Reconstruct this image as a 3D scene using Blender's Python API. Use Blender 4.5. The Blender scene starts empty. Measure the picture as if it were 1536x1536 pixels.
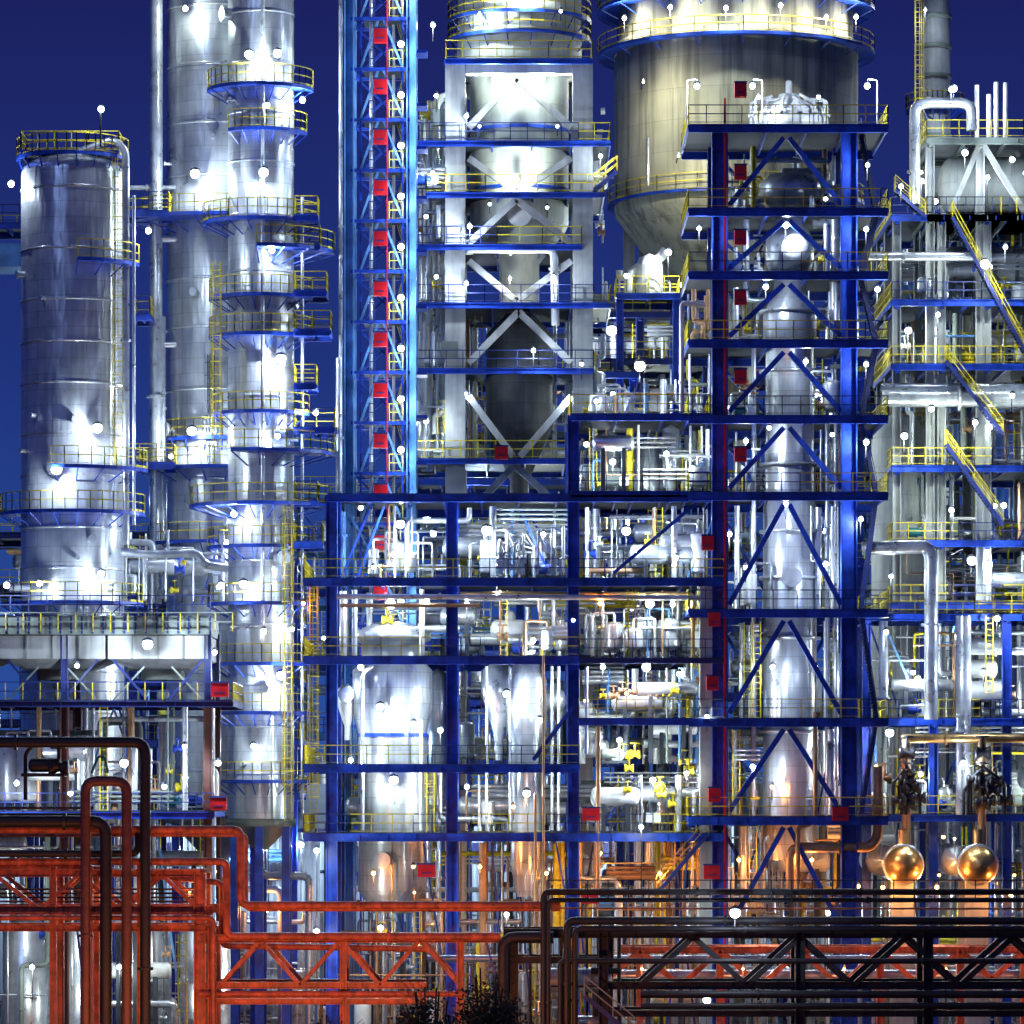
import bpy, math, random
from mathutils import Vector, Matrix
R=random.Random(7)
D=250.0; HY=1200.0; CZ=16.0
scene=bpy.context.scene
# ------------------------------------------------------------------ materials
MATS={}
def mat(name,base,metal=0.0,rough=0.5,var=0.25,scale=0.6,streak=0.0,streakcol=(0.1,0.06,0.03),bump=0.0,panels=None,emit=None,patch=None):
    m=bpy.data.materials.new(name); m.use_nodes=True
    nt=m.node_tree; N=nt.nodes; Lk=nt.links
    b=N['Principled BSDF']
    b.inputs['Metallic'].default_value=metal; b.inputs['Roughness'].default_value=rough
    if emit:
        b.inputs['Base Color'].default_value=(*base,1)
        b.inputs['Emission Color'].default_value=(*emit[0],1); b.inputs['Emission Strength'].default_value=emit[1]
        m.cycles.emission_sampling='NONE'
        MATS[name]=m; return m
    tc=N.new('ShaderNodeTexCoord')
    no=N.new('ShaderNodeTexNoise'); no.inputs['Scale'].default_value=scale; no.inputs['Detail'].default_value=2.5; no.inputs['Roughness'].default_value=0.65
    Lk.new(tc.outputs['Object'],no.inputs['Vector'])
    r=N.new('ShaderNodeMapRange'); r.inputs[1].default_value=0.3; r.inputs[2].default_value=0.7; r.inputs[3].default_value=1-var; r.inputs[4].default_value=1+var*0.5
    Lk.new(no.outputs['Fac'],r.inputs[0])
    mx=N.new('ShaderNodeVectorMath'); mx.operation='SCALE'; mx.inputs[0].default_value=base
    Lk.new(r.outputs[0],mx.inputs['Scale']); col=mx.outputs[0]
    if streak>0:
        mp=N.new('ShaderNodeMapping'); mp.inputs['Scale'].default_value=(1.6,1.6,0.09)
        Lk.new(tc.outputs['Object'],mp.inputs['Vector'])
        n2=N.new('ShaderNodeTexNoise'); n2.inputs['Scale'].default_value=patch or 1.2; n2.inputs['Detail'].default_value=3.5; n2.inputs['Roughness'].default_value=0.7
        Lk.new(mp.outputs[0],n2.inputs['Vector'])
        r2=N.new('ShaderNodeMapRange'); r2.inputs[1].default_value=0.45; r2.inputs[2].default_value=0.68; r2.inputs[4].default_value=streak
        Lk.new(n2.outputs['Fac'],r2.inputs[0])
        m2=N.new('ShaderNodeMix'); m2.data_type='RGBA'; m2.inputs[7].default_value=(*streakcol,1)
        Lk.new(r2.outputs[0],m2.inputs[0]); Lk.new(col,m2.inputs[6]); col=m2.outputs[2]
    if panels:
        br=N.new('ShaderNodeTexBrick'); br.inputs['Scale'].default_value=1.0
        br.inputs['Brick Width'].default_value=panels[0]; br.inputs['Row Height'].default_value=panels[1]
        br.inputs['Mortar Size'].default_value=0.022; br.inputs['Mortar Smooth'].default_value=0.3
        br.inputs['Color1'].default_value=(1,1,1,1); br.inputs['Color2'].default_value=(0.76,0.78,0.8,1); br.inputs['Mortar'].default_value=(0.4,0.4,0.41,1)
        Lk.new(tc.outputs['UV'],br.inputs['Vector'])
        m3=N.new('ShaderNodeMix'); m3.data_type='RGBA'; m3.blend_type='MULTIPLY'; m3.inputs[0].default_value=0.6
        Lk.new(col,m3.inputs[6]); Lk.new(br.outputs['Color'],m3.inputs[7]); col=m3.outputs[2]
    Lk.new(col,b.inputs['Base Color'])
    if bump>0:
        mp2=N.new('ShaderNodeMapping'); mp2.inputs['Scale'].default_value=(1.3,1.3,0.32)
        Lk.new(tc.outputs['Object'],mp2.inputs['Vector'])
        n3=N.new('ShaderNodeTexNoise'); n3.inputs['Scale'].default_value=1.3; n3.inputs['Detail'].default_value=1.5
        Lk.new(mp2.outputs[0],n3.inputs['Vector'])
        bp=N.new('ShaderNodeBump'); bp.inputs['Strength'].default_value=bump; bp.inputs['Distance'].default_value=0.25
        Lk.new(n3.outputs['Fac'],bp.inputs['Height']); Lk.new(bp.outputs[0],b.inputs['Normal'])
    r4=N.new('ShaderNodeMapRange'); r4.inputs[3].default_value=max(0.05,rough-0.1); r4.inputs[4].default_value=min(1,rough+0.15)
    Lk.new(no.outputs['Fac'],r4.inputs[0]); Lk.new(r4.outputs[0],b.inputs['Roughness'])
    MATS[name]=m; return m
mat('cladding',(0.68,0.72,0.76),0.6,0.29,0.25,0.5,0.4,(0.27,0.26,0.24),0.38,(3.2,0.95))
mat('silver',(0.64,0.68,0.72),0.65,0.28,0.35,1.0)
mat('blue',(0.015,0.065,0.50),0.0,0.38,0.6,0.9)
mat('skyblue',(0.11,0.29,0.62),0.0,0.42,0.4,0.8)
mat('navy',(0.012,0.025,0.16),0.0,0.5,0.4,0.8)
mat('yellow',(0.74,0.60,0.02),0.0,0.5,0.4,2.0)
mat('red',(0.62,0.008,0.015),0.0,0.4,0.2,2.0)
mat('concrete',(0.42,0.44,0.44),0.0,0.85,0.3,0.6,0.5,(0.18,0.18,0.17))
mat('tankpaint',(0.62,0.66,0.62),0.0,0.42,0.2,0.5,0.4,(0.3,0.30,0.24),0.1,(6,1.9))
mat('silo',(0.49,0.48,0.35),0.0,0.65,0.4,0.22,0.92,(0.12,0.12,0.095),0.12,(9,2.2),patch=0.7)
mat('darktank',(0.16,0.17,0.18),0.3,0.5,0.4,0.5,0.5,(0.06,0.06,0.06),0.2,(3,1.3))
mat('grating',(0.05,0.06,0.08),0.4,0.6,0.3,2.0)
mat('white',(0.7,0.72,0.72),0.1,0.45,0.25,1.0)
mat('sodium_tinted_steel',(0.52,0.12,0.055),0.0,0.45,0.65,1.6,0.75,(0.09,0.03,0.02),patch=2.5)  # orange sodium light on grey steel put into the base; streaks are rust
mat('darkred',(0.11,0.04,0.03),0.1,0.45,0.4,1.2)
mat('black_and_unlit_steel',(0.014,0.014,0.02),0.2,0.5,0.4,1.0)  # black steel; also used to paint the right rack's lack of light
mat('copper',(0.70,0.45,0.18),0.85,0.32,0.3,1.5,0.3,(0.2,0.1,0.05),0.2)
mat('rustpipe',(0.45,0.26,0.14),0.4,0.45,0.4,1.0)
mat('greygreen',(0.20,0.24,0.22),0.1,0.6,0.3,0.6)
mat('corrug',(0.42,0.52,0.60),0.1,0.5,0.2,0.3)
mat('teal',(0.03,0.22,0.25),0.1,0.5,0.3,1.0)
mat('ground',(0.055,0.055,0.058),0.0,0.85,0.4,0.15)
mat('leaf',(0.03,0.04,0.015),0.0,0.7,0.5,1.5)
mat('bark',(0.06,0.04,0.025),0.0,0.9,0.4,3)
mat('glow_w',(1,1,1),emit=((0.82,0.92,1.0),18))
mat('glow_o',(1,1,1),emit=((1.0,0.55,0.15),8))
mat('glow_y',(1,1,1),emit=((1.0,0.95,0.75),14))
W=(0.74,0.87,1.0); G=(0.88,1.0,0.92); Y=(1.0,0.96,0.74); O=(1.0,0.36,0.08); RO=(1.0,0.30,0.10); B=(0.45,0.68,1.0)
KEPT=[]
# ------------------------------------------------------------------ builder
class Bd:
    def __init__(s,name,d=0.0):
        s.name=name; s.d=d; s.v=[]; s.f=[]; s.m=[]; s.sm=[]; s.uv=[]; s.slots=[]; s.L=[]; s.k=1+d/D
    def X(s,px): return (px-768)/25.0*s.k
    def Z(s,py): return CZ+(HY-py)/25.0*s.k
    def mi(s,m):
        if m not in s.slots: s.slots.append(m)
        return s.slots.index(m)
    def add(s,vs,fs,m,smooth=False,uv=None):
        o=len(s.v); s.v+=vs; s.uv+=(uv if uv else [(p[0]+p[1],p[2]) for p in vs])
        i=s.mi(m)
        for f in fs: s.f.append(tuple(a+o for a in f)); s.m.append(i); s.sm.append(smooth)
    def box(s,x0,x1,y0,y1,z0,z1,m):
        if x0>x1:x0,x1=x1,x0
        if z0>z1:z0,z1=z1,z0
        vs=[(x0,y0,z0),(x1,y0,z0),(x1,y1,z0),(x0,y1,z0),(x0,y0,z1),(x1,y0,z1),(x1,y1,z1),(x0,y1,z1)]
        s.add(vs,[(0,1,5,4),(1,2,6,5),(2,3,7,6),(3,0,4,7),(4,5,6,7),(3,2,1,0)],m)
    def beam(s,p,q,w,m,h=None):
        p=Vector(p);q=Vector(q);h=h or w
        t=(q-p)
        if t.length<1e-5:return
        t.normalize()
        up=Vector((0,1,0)) if abs(t.y)<0.9 else Vector((0,0,1))
        a=t.cross(up).normalized()*(w/2); b=t.cross(a).normalized()*(h/2)
        vs=[tuple(c+x) for c in (p,q) for x in (a+b,a-b,-a-b,-a+b)]
        s.add(vs,[(0,1,5,4),(1,2,6,5),(2,3,7,6),(3,0,4,7),(4,5,6,7),(3,2,1,0)],m)
    def ibx(s,x0,x1,y,z,h,m,w=0.25):
        s.box(x0,x1,y-w/2,y+w/2,z-0.05,z,m); s.box(x0,x1,y-w/2,y+w/2,z-h,z-h+0.05,m); s.box(x0,x1,y-0.03,y+0.03,z-h+0.05,z-0.05,m)
        n=int((x1-x0)/1.6)
        for k in range(1,n):
            x=x0+(x1-x0)*k/n; s.box(x-0.02,x+0.02,y-w/2+0.02,y-0.031,z-h+0.05,z-0.05,m)
    def hpost(s,x,y,z0,z1,w,m):
        s.box(x-w/2,x-w/2+0.07,y-w/2,y+w/2,z0,z1,m); s.box(x+w/2-0.07,x+w/2,y-w/2,y+w/2,z0,z1,m); s.box(x-w/2+0.07,x+w/2-0.07,y-0.05,y+0.05,z0,z1,m)
    def rev(s,o,prof,m,n=40,axis='z'):
        o=Vector(o)
        vs=[];uv=[];fs=[];R0=max(p[0] for p in prof)
        for (r,t) in prof:
            for i in range(n+1):
                a=2*math.pi*i/n+math.pi/2
                c,sn=math.cos(a)*r,math.sin(a)*r
                if axis=='z': v=(o.x+c,o.y+sn,o.z+t)
                elif axis=='x': v=(o.x+t,o.y+c,o.z+sn)
                else: v=(o.x+c,o.y+t,o.z+sn)
                vs.append(v); uv.append((a*R0,t+o.z))
        for j in range(len(prof)-1):
            for i in range(n):
                a=j*(n+1)+i; f=(a,a+1,a+n+2,a+n+1)
                fs.append(f if axis!='y' else f[::-1])
        s.add(vs,fs,m,True,uv)
    def vessel(s,x,y,z0,z1,r,m,n=40,dome=0.45,bot=True):
        p=[]
        if bot: p=[(r*math.sin(a*math.pi/12),z0-r*dome*math.cos(a*math.pi/12)) for a in range(0,7)]
        else: p=[(r,z0)]
        p+=[(r*math.cos(a*math.pi/12),z1+r*dome*math.sin(a*math.pi/12)) for a in range(0,7)]
        s.rev((x,y,0),p,m,n)
    def drum(s,p,L,r,m,axis='x',n=24):
        pr=[(r*math.sin(a*math.pi/10),-r*0.5*math.cos(a*math.pi/10)) for a in range(0,6)]+[(r*math.cos(a*math.pi/10),L+r*0.5*math.sin(a*math.pi/10)) for a in range(0,6)]
        s.rev(p,pr,m,n,axis)
    def pipe(s,pts,r,m,n=10,bend=2.2):
        P=[Vector(p) for p in pts]; path=[P[0]]
        for i in range(1,len(P)-1):
            a,b,c=P[i-1],P[i],P[i+1]
            u=(a-b);w=(c-b)
            if u.length<1e-4 or w.length<1e-4: continue
            rb=min(r*bend,u.length*0.49,w.length*0.49); u.normalize();w.normalize()
            for k in range(5):
                t=k/4; path.append((1-t)**2*(b+u*rb)+2*t*(1-t)*b+t*t*(b+w*rb))
        path.append(P[-1])
        vs=[];fs=[];ref=None
        for i,p in enumerate(path):
            t=(path[min(i+1,len(path)-1)]-path[max(i-1,0)]).normalized()
            if ref is None: ref=Vector((0,1,0)) if abs(t.y)<0.9 else Vector((1,0,0))
            ref=(ref-t*ref.dot(t)).normalized(); bi=t.cross(ref)
            for k in range(n):
                a=2*math.pi*k/n; vs.append(tuple(p+ref*(r*math.cos(a))+bi*(r*math.sin(a))))
        for i in range(len(path)-1):
            for k in range(n):
                a=i*n+k;b=i*n+(k+1)%n; fs.append((a,b,b+n,a+n))
        s.add(vs,fs,m,True)
        if r>0.1:
            for i in range(len(P)-1):
                u=P[i+1]-P[i]
                if u.length>4:
                    t=u.normalized(); q=P[i]+t*(u.length*R.uniform(0.25,0.75))
                    s.tube(q-t*0.07,q+t*0.07,r*1.5,m,10)
    def tube(s,p,q,r,m,n=10):
        p=Vector(p);q=Vector(q);t=(q-p).normalized()
        ref=Vector((0,1,0)) if abs(t.y)<0.9 else Vector((1,0,0))
        ref=(ref-t*ref.dot(t)).normalized(); bi=t.cross(ref)
        vs=[tuple(c+ref*(r*math.cos(2*math.pi*k/n))+bi*(r*math.sin(2*math.pi*k/n))) for c in (p,q) for k in range(n)]
        s.add(vs,[(k,(k+1)%n,(k+1)%n+n,k+n) for k in range(n)]+[tuple(range(n-1,-1,-1)),tuple(range(n,2*n))],m)
    def rail(s,pts,z,m='yellow',h=1.1,sp=1.0,t=0.055,pm=None):
        for i in range(len(pts)-1):
            a=Vector((*pts[i],z));b=Vector((*pts[i+1],z)); L=(b-a).length
            n=max(1,int(L/sp))
            for k in range(n+1):
                p=a.lerp(b,k/n); s.box(p.x-t/2,p.x+t/2,p.y-t/2,p.y+t/2,z,z+h,pm or m)
            for hh in (h,h*0.52): s.beam(a+Vector((0,0,hh)),b+Vector((0,0,hh)),t,m)
            s.beam(a+Vector((0,0,0.08)),b+Vector((0,0,0.08)),0.02,m,0.14)
    def deck(s,x0,x1,y0,y1,z,m='blue',h=0.42,rm='yellow',rails=True,beams=True):
        s.ibx(x0,x1,y0,z,h,m); s.ibx(x0,x1,y1,z,h,m)
        s.box(x0,x1,y0+0.14,y1-0.14,z+0.004,z+0.05,'grating')
        if beams:
            n=max(2,int((x1-x0)/2.2))
            for k in range(n+1):
                x=x0+(x1-x0)*k/n; s.box(x-0.05,x+0.05,y0+0.13,y1-0.13,z-0.28,z-0.002,m)
        if rails:
            xm=x0; 
            while xm<x1-0.01:
                xn=min(x1,xm+R.uniform(2.5,7)); c=R.choice(['yellow','yellow','navy','navy']) if rm=='yellow' else rm
                s.rail([(xm,y0),(xn,y0)],z+0.055,c); xm=xn
            for xx in (x0,x1): s.rail([(xx,y0),(xx,y1)],z+0.055,rm)
            s.rail([(x0,y1),(x1,y1)],z+0.055,rm)
    def ring(s,cx,cy,z,r0,r1,a0=0,a1=360,m='blue',rm='yellow',railon=True,br=True):
        n=max(4,int((a1-a0)/10)); vs=[];fs=[]
        for k in range(n+1):
            a=math.radians(a0+(a1-a0)*k/n); c,sn=math.cos(a),math.sin(a)
            vs+=[(cx+c*r0,cy+sn*r0,z),(cx+c*r1,cy+sn*r1,z),(cx+c*r1,cy+sn*r1,z-0.22),(cx+c*r0,cy+sn*r0,z-0.12)]
        for k in range(n):
            o=4*k
            for j in range(4): fs.append((o+j,o+(j+1)%4,o+4+(j+1)%4,o+4+j))
        fs+= [(0,1,2,3),(4*n+3,4*n+2,4*n+1,4*n)]
        s.add(vs,fs,m)
        if br:
            for k in range(0,n+1,2):
                a=math.radians(a0+(a1-a0)*k/n); c,sn=math.cos(a),math.sin(a)
                s.beam((cx+c*r0,cy+sn*r0,z-0.9),(cx+c*r1*0.98,cy+sn*r1*0.98,z-0.2),0.07,m)
        if railon:
            pts=[(cx+math.cos(math.radians(a0+(a1-a0)*k/n))*(r1-0.04),cy+math.sin(math.radians(a0+(a1-a0)*k/n))*(r1-0.04)) for k in range(n+1)]
            s.rail(pts,z,rm,sp=0.9)
    def ladder(s,x,y,z0,z1,m='yellow',cage=True):
        for sx in (-0.22,0.22): s.box(x+sx-0.03,x+sx+0.03,y-0.03,y+0.03,z0,z1,m)
        z=z0
        while z<z1: s.box(x-0.2,x+0.2,y-0.015,y+0.015,z,z+0.03,m); z+=0.35
        if cage:
            z=z0+2.2
            while z<z1:
                pts=[(x+0.35*math.cos(a),y-0.35+0.4*math.sin(a)) for a in [math.radians(t) for t in range(180,361,45)]]
                for i in range(4): s.beam((*pts[i],z),(*pts[i+1],z),0.04,m)
                z+=0.8
            for a in (200,270,340):
                a=math.radians(a); s.box(x+0.35*math.cos(a)-0.015,x+0.35*math.cos(a)+0.015,y-0.35+0.4*math.sin(a)-0.015,y-0.35+0.4*math.sin(a)+0.015,z0+2.2,z1,m)
    def stairs(s,x0,z0,x1,z1,y,w=0.9,m='yellow',sm='navy'):
        for yy in (y,y+w):
            s.beam((x0,yy,z0),(x1,yy,z1),0.22,sm,0.05)
            for hh in (1.0,0.55): s.beam((x0,yy,z0+hh),(x1,yy,z1+hh),0.045,m)
            n=max(2,int(abs(x1-x0)/1.3))
            for k in range(n+1):
                t=k/n; x=x0+(x1-x0)*t; z=z0+(z1-z0)*t; s.box(x-0.02,x+0.02,yy-0.02,yy+0.02,z,z+1.0,m)
        n=max(2,int(abs(z1-z0)/0.2))
        for k in range(n):
            t=(k+0.5)/n; x=x0+(x1-x0)*t; z=z0+(z1-z0)*t; s.box(x-0.13,x+0.13,y+0.03,y+w-0.03,z-0.02,z+0.02,'grating')
    def lamp(s,x,y,z,p=300,c=W,r=None,pole=1.3,back=0.0,glow=None):
        g=glow or ('glow_o' if c in (O,RO) else 'glow_y' if c==Y else 'glow_w')
        r=0.08+p*0.00034 if r is None else r
        # bulkhead floodlight: bowl-shaped lens, hood and bracket
        s.rev((x,y,z),[(r*math.sin(a*math.pi/6),-r*math.cos(a*math.pi/6)) for a in range(7)],g,12)
        s.rev((x,y,z+r*0.7),[(r*1.1,0),(r*1.0,0.1),(0.05,0.2)],'grating',10)
        if pole: s.box(x-0.025,x+0.025,y+r+0.06,y+r+0.11,z-pole,z+r+0.15,'black_and_unlit_steel'); s.box(x-0.03,x+0.03,y,y+r+0.08,z+r*0.7+0.1,z+r*0.7+0.15,'black_and_unlit_steel')
        if back: s.beam((x,y+0.05,z+r+0.1),(x,y+back,z+r+0.1),0.07,'navy')
        if p>0 : s.L.append(((x,y-r-0.2,z-0.1),p,c))
    def plamp(s,px,py,y,p=300,c=W,**k): s.lamp(s.X(px),y,s.Z(py),p,c,**k)
    def valve(s,x,y,z,m='yellow',sc=1.0):
        s.rev((x-0.3*sc,y,z),[(0.05,0),(0.26*sc,0.0),(0.26*sc,0.08*sc),(0.1*sc,0.3*sc),(0.26*sc,0.52*sc),(0.26*sc,0.6*sc),(0.05,0.6*sc)],m,12,'x')
        s.tube((x,y,z),(x,y,z+0.6*sc),0.06*sc,m,8); s.tube((x,y,z+0.6*sc),(x,y,z+0.66*sc),0.26*sc,m,12)
    def pump(s,x,y,z,m='teal'):
        s.box(x-0.8,x+0.8,y-0.3,y+0.3,z,z+0.15,'grating'); s.drum((x-0.7,y,z+0.55),0.8,0.32,m,'x',14)
        s.tube((x+0.2,y-0.2,z+0.5),(x+0.2,y+0.25,z+0.5),0.42,'silver',16); s.pipe([(x+0.3,y,z+0.8),(x+0.3,y,z+1.7),(x+0.3,y+1.2,z+1.7)],0.09,'silver',8)
    def clutter(s,x0,x1,y0,y1,z0,z1,n,cols=None):
        cols=cols or ['silver']*7+['white']*3+['cladding']*2+['skyblue','yellow','rustpipe','greygreen']
        H=z1-z0; Wd=x1-x0
        for _ in range(n):
            x=R.uniform(x0,x1); y=R.uniform(y0,y1); c=R.choice(cols); k=R.random(); r=R.choice([0.05,0.06,0.07,0.09,0.12,0.16,0.22])
            if k<0.22: s.pipe([(x,y,z0),(x,y,z1)],r,c,8)
            elif k<0.38:
                x2=min(x1,x+R.uniform(2,8)); z=R.uniform(z0+0.3,z1-0.2)
                for j in range(R.choice((1,1,3))): s.pipe([(x,y,z+j*0.28),(x2+0.1,y,z+j*0.28)],min(r,0.12) if j else r,c,8)
            elif k<0.60:
                x2=max(x0,min(x1,x+R.uniform(-5,5))); z=R.uniform(z0+0.5,z1-0.3)
                s.pipe([(x,y,z0),(x,y,z),(x2,y,z),(x2,y,z1 if R.random()<.6 else z0)],r,c,8)
            elif k<0.67:
                rr=R.uniform(0.3,0.75); hh=R.uniform(0.8,max(0.9,H*0.6)); s.vessel(x,y,z0+rr*0.7+0.2,z0+rr*0.5+hh,rr,R.choice(['silver','cladding','white']),20)
                for a in (-1,1): s.box(x+a*rr*0.6-0.05,x+a*rr*0.6+0.05,y-0.05,y+0.05,z0,z0+rr+0.3,'grating')
                e=R.choice((-1,1)); s.pipe([(x,y,z0+rr*0.7+hh),(x,y,z0+rr+hh+0.5),(x+e*1.3,y,z0+rr+hh+0.5),(x+e*1.3,y,z0)],0.08,c,8)
            elif k<0.72 and Wd>5:
                rr=R.uniform(0.35,0.7); L=R.uniform(1.5,3.5); x=min(x,x1-L-rr); z=z0+rr+R.uniform(0.5,max(0.6,H-2*rr-0.5)); s.drum((x,y,z),L,rr,R.choice(['silver','cladding','white']),'x',20)
                for t in (0.2,0.8): s.box(x+L*t-0.12,x+L*t+0.12,y-rr*0.7,y+rr*0.7,z0,z-rr*0.6,'grating')
            elif k<0.84: s.valve(x,y,z0+R.uniform(0.5,max(0.6,H*0.6)),R.choice(['yellow','yellow','silver','rustpipe','blue']),R.uniform(0.6,1.2))
            elif k<0.88: s.pump(x,y,z0,R.choice(['teal','blue','greygreen']))
            elif k<0.92: s.box(x,x+R.uniform(0.4,1.1),y,y+0.5,z0+0.5,z0+R.uniform(1.1,2.0),R.choice(['white','concrete','greygreen','greygreen']))
            elif k<0.96:
                x2=x+R.choice((-1,1))*R.uniform(1,2.5); s.beam((x,y,z0),(x2,y,z1),0.12,R.choice(['blue','navy','skyblue']))
            else: s.ladder(x,y,z0,z1,'yellow',False)
    def frame(s,posts,rows,levels,x0=None,x1=None,pw=0.55,m='blue',rm='yellow',h=0.42,zb=0,top=None,clut=0,lamps=2,lp=260,lc=(W,G),cols=None,pm=None,lr=None,rails=True):
        xs=[s.X(p) for p in posts]; zs=sorted(s.Z(l) for l in levels)
        X0=s.X(x0) if x0 is not None else xs[0]-0.4; X1=s.X(x1) if x1 is not None else xs[-1]+0.4
        zt=s.Z(top) if top is not None else zs[-1]
        for x in xs:
            for y in rows: s.hpost(x,y,zb,zt-0.01,pw,pm or m)
        y0,y1=rows[0]-pw/2-0.16,rows[-1]+pw/2+0.16
        for i,z in enumerate(zs):
            s.deck(X0,X1,y0-0.5,y1+0.3,z,m,h,rm,rails)
            for x in xs: s.box(x-0.12,x+0.12,y0-0.3,y1+0.1,z-h-0.12,z-h-0.004,m)
            zn=zs[i+1] if i+1<len(zs) else z+4
            if clut and i<len(zs)-1: s.clutter(X0+0.5,X1-0.5,rows[0]+0.5,rows[-1]-0.4,z+0.06,zn-h-0.1,clut,cols)
            for k in range(lamps):
                t=(k+R.uniform(0.1,0.9))/lamps; s.lamp(X0+(X1-X0)*t,rows[0]+R.uniform(-0.1,1.2),z+R.uniform(1.9,2.6),lp*R.uniform(0.5,1.6),R.choice(lc),r=lr,pole=2.2)
        if clut and zs[0]>zb+3: s.clutter(X0+0.5,X1-0.5,rows[0]+0.5,rows[-1]-0.4,zb,zs[0]-0.5,clut,cols)
    def br(s,a,b,c,d_,y,w=0.24,m='blue'): s.beam((s.X(a),y,s.Z(b)),(s.X(c),y,s.Z(d_)),w,m)
    def pp(s,pts,y,r,m,n=12): s.pipe([(s.X(p[0]),y,s.Z(p[1])) if len(p)==2 else (s.X(p[0]),p[2],s.Z(p[1])) for p in pts],r,m,n)
    def redbox(s,px,py,y,w=18,hh=20):
        x=s.X(px);z=s.Z(py);a=s.W(w)/2;b=s.W(hh)/2
        s.box(x-a,x+a,y-0.5,y,z-b,z+b,'red'); s.box(x-a-0.04,x+a+0.04,y-0.56,y-0.502,z+b-0.06,z+b+0.04,'navy'); s.box(x-a*0.6,x+a*0.6,y-0.53,y-0.503,z-b*0.5,z-b*0.35,'navy')
    def finish(s):
        me=bpy.data.meshes.new(s.name); me.from_pydata(s.v,[],s.f)
        for m in s.slots: me.materials.append(MATS[m])
        me.polygons.foreach_set('material_index',s.m); me.polygons.foreach_set('use_smooth',s.sm)
        ul=me.uv_layers.new(name='UVMap'); li=[0]*len(me.loops); me.loops.foreach_get('vertex_index',li)
        fl=[]
        for i in li: fl+=s.uv[i]
        ul.data.foreach_set('uv',fl); me.update()
        ob=bpy.data.objects.new(s.name,me); scene.collection.objects.link(ob)
        # neighbouring fittings share one light source each (saves render time)
        for (p,e,c) in sorted(s.L,key=lambda a:-a[1]):
            pv=Vector(p); hit=None
            for (q,l,cc) in KEPT:
                if cc==c and (q-pv).length<3.2: hit=l;break
            if hit: hit.energy+=e*ES*0.6; continue
            l=bpy.data.lights.new('lamp_light','POINT'); l.energy=e*ES; l.color=c; l.shadow_soft_size=0.12
            lo=bpy.data.objects.new('lamp_light',l); lo.location=p; scene.collection.objects.link(lo); lo.parent=ob
            KEPT.append((pv,l,c))
        return ob
    def W(s,w): return w/25.0*s.k
ES=2.0
# ------------------------------------------------------------------ ground
b=Bd('ground'); b.add([(-3000,-400,0),(3000,-400,0),(3000,6000,0),(-3000,6000,0)],[(0,1,2,3)],'ground'); b.finish()
# ------------------------------------------------------------------ columns left
def column(name,d,y,pl,pr,pt,pb,m='cladding',rings=(),lamps=(),pipes=(),n=48):
    b=Bd(name,d); x=(b.X(pl)+b.X(pr))/2; r=(b.X(pr)-b.X(pl))/2; z0=b.Z(pb); z1=b.Z(pt)
    b.vessel(x,y,z0,z1,r,m,n,0.4,False)
    b.rev((x,y,0),[(r*0.2,z0-r*0.8),(r*0.9,z0-0.2),(r*1.06,z0-0.2),(r*1.06,z0+0.3),(r,z0+0.3)],'greygreen',n)
    for k in range(6):
        a=math.radians(30+60*k); px,py=x+math.cos(a)*r*0.9,y+math.sin(a)*r*0.9; b.box(px-0.25,px+0.25,py-0.25,py+0.25,0,z0-0.1,'blue')
    b.pipe([(x,y,z0-r*0.7),(x,y,z0-r-1.2),(x+r+1,y-1,z0-r-1.2),(x+r+1,y-1,0)],0.25,'silver')
    z=z0+3
    while z<z1: 
        b.rev((x,y,z),[(r,0),(r+0.05,0.02),(r+0.05,0.16),(r,0.18)],m,n); z+=R.uniform(2.4,4.0)
    for (py,a0,a1,w) in rings: b.ring(x,y,b.Z(py),r,r+w,a0,a1)
    for _ in range(int((z1-z0)/4)):
        a=math.radians(R.uniform(200,340)); zz=R.uniform(z0+1,z1-1); c=Vector((x+math.cos(a)*r*0.95,y+math.sin(a)*r*0.95,zz)); e=c+Vector((math.cos(a),math.sin(a),0))*0.55
        rr=R.choice([0.12,0.2,0.38]); b.tube(c,e,rr,'silver',14); b.tube(e,e+Vector((math.cos(a),math.sin(a),0))*0.1,rr*1.3,'silver',14)
    for (px,py,p,c) in lamps:
        lx=b.X(px); dx=max(-r,min(r,lx-x)); ly=y-math.sqrt(max(0,r*r-dx*dx))-1.1
        b.lamp(lx,ly,b.Z(py),p,c,pole=0,back=1.2)
    for (pts,rr,mm) in pipes:
        b.pipe([(b.X(p[0]),y-r*0.6+ (p[2] if len(p)>2 else 0),b.Z(p[1])) for p in pts],rr,mm,12)
    return b,x,r
b,x,r=column('stripper_column',5,5,32,186,262,1230,rings=((238,180,360,0.3),(398,280,345,1.2),(705,260,350,1.6),(770,180,360,1.3),(905,180,360,1.2)),
  lamps=((160,178,330,W),(20,280,330,W),(155,650,620,W),(95,712,620,W),(70,880,300,W),(160,865,350,W),(225,350,300,W)),
  pipes=(([(110,240),(175,216),(193,232),(193,820)],0.22,'silver'),([(205,300),(205,790)],0.1,'silver'),([(186,830),(230,835),(300,832),(310,850),(345,855)],0.25,'silver'),([(20,885),(175,885)],0.25,'silver')))
b.deck(b.X(36),b.X(182),3.2,6.8,b.Z(232),'blue',0.2); b.ladder(b.X(182),b.d-r*0.5,b.Z(700),b.Z(240)); b.tube((b.X(160),1.2,b.Z(235)),(b.X(160),1.2,b.Z(180)),0.06,'black_and_unlit_steel')
b.finish()
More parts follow.
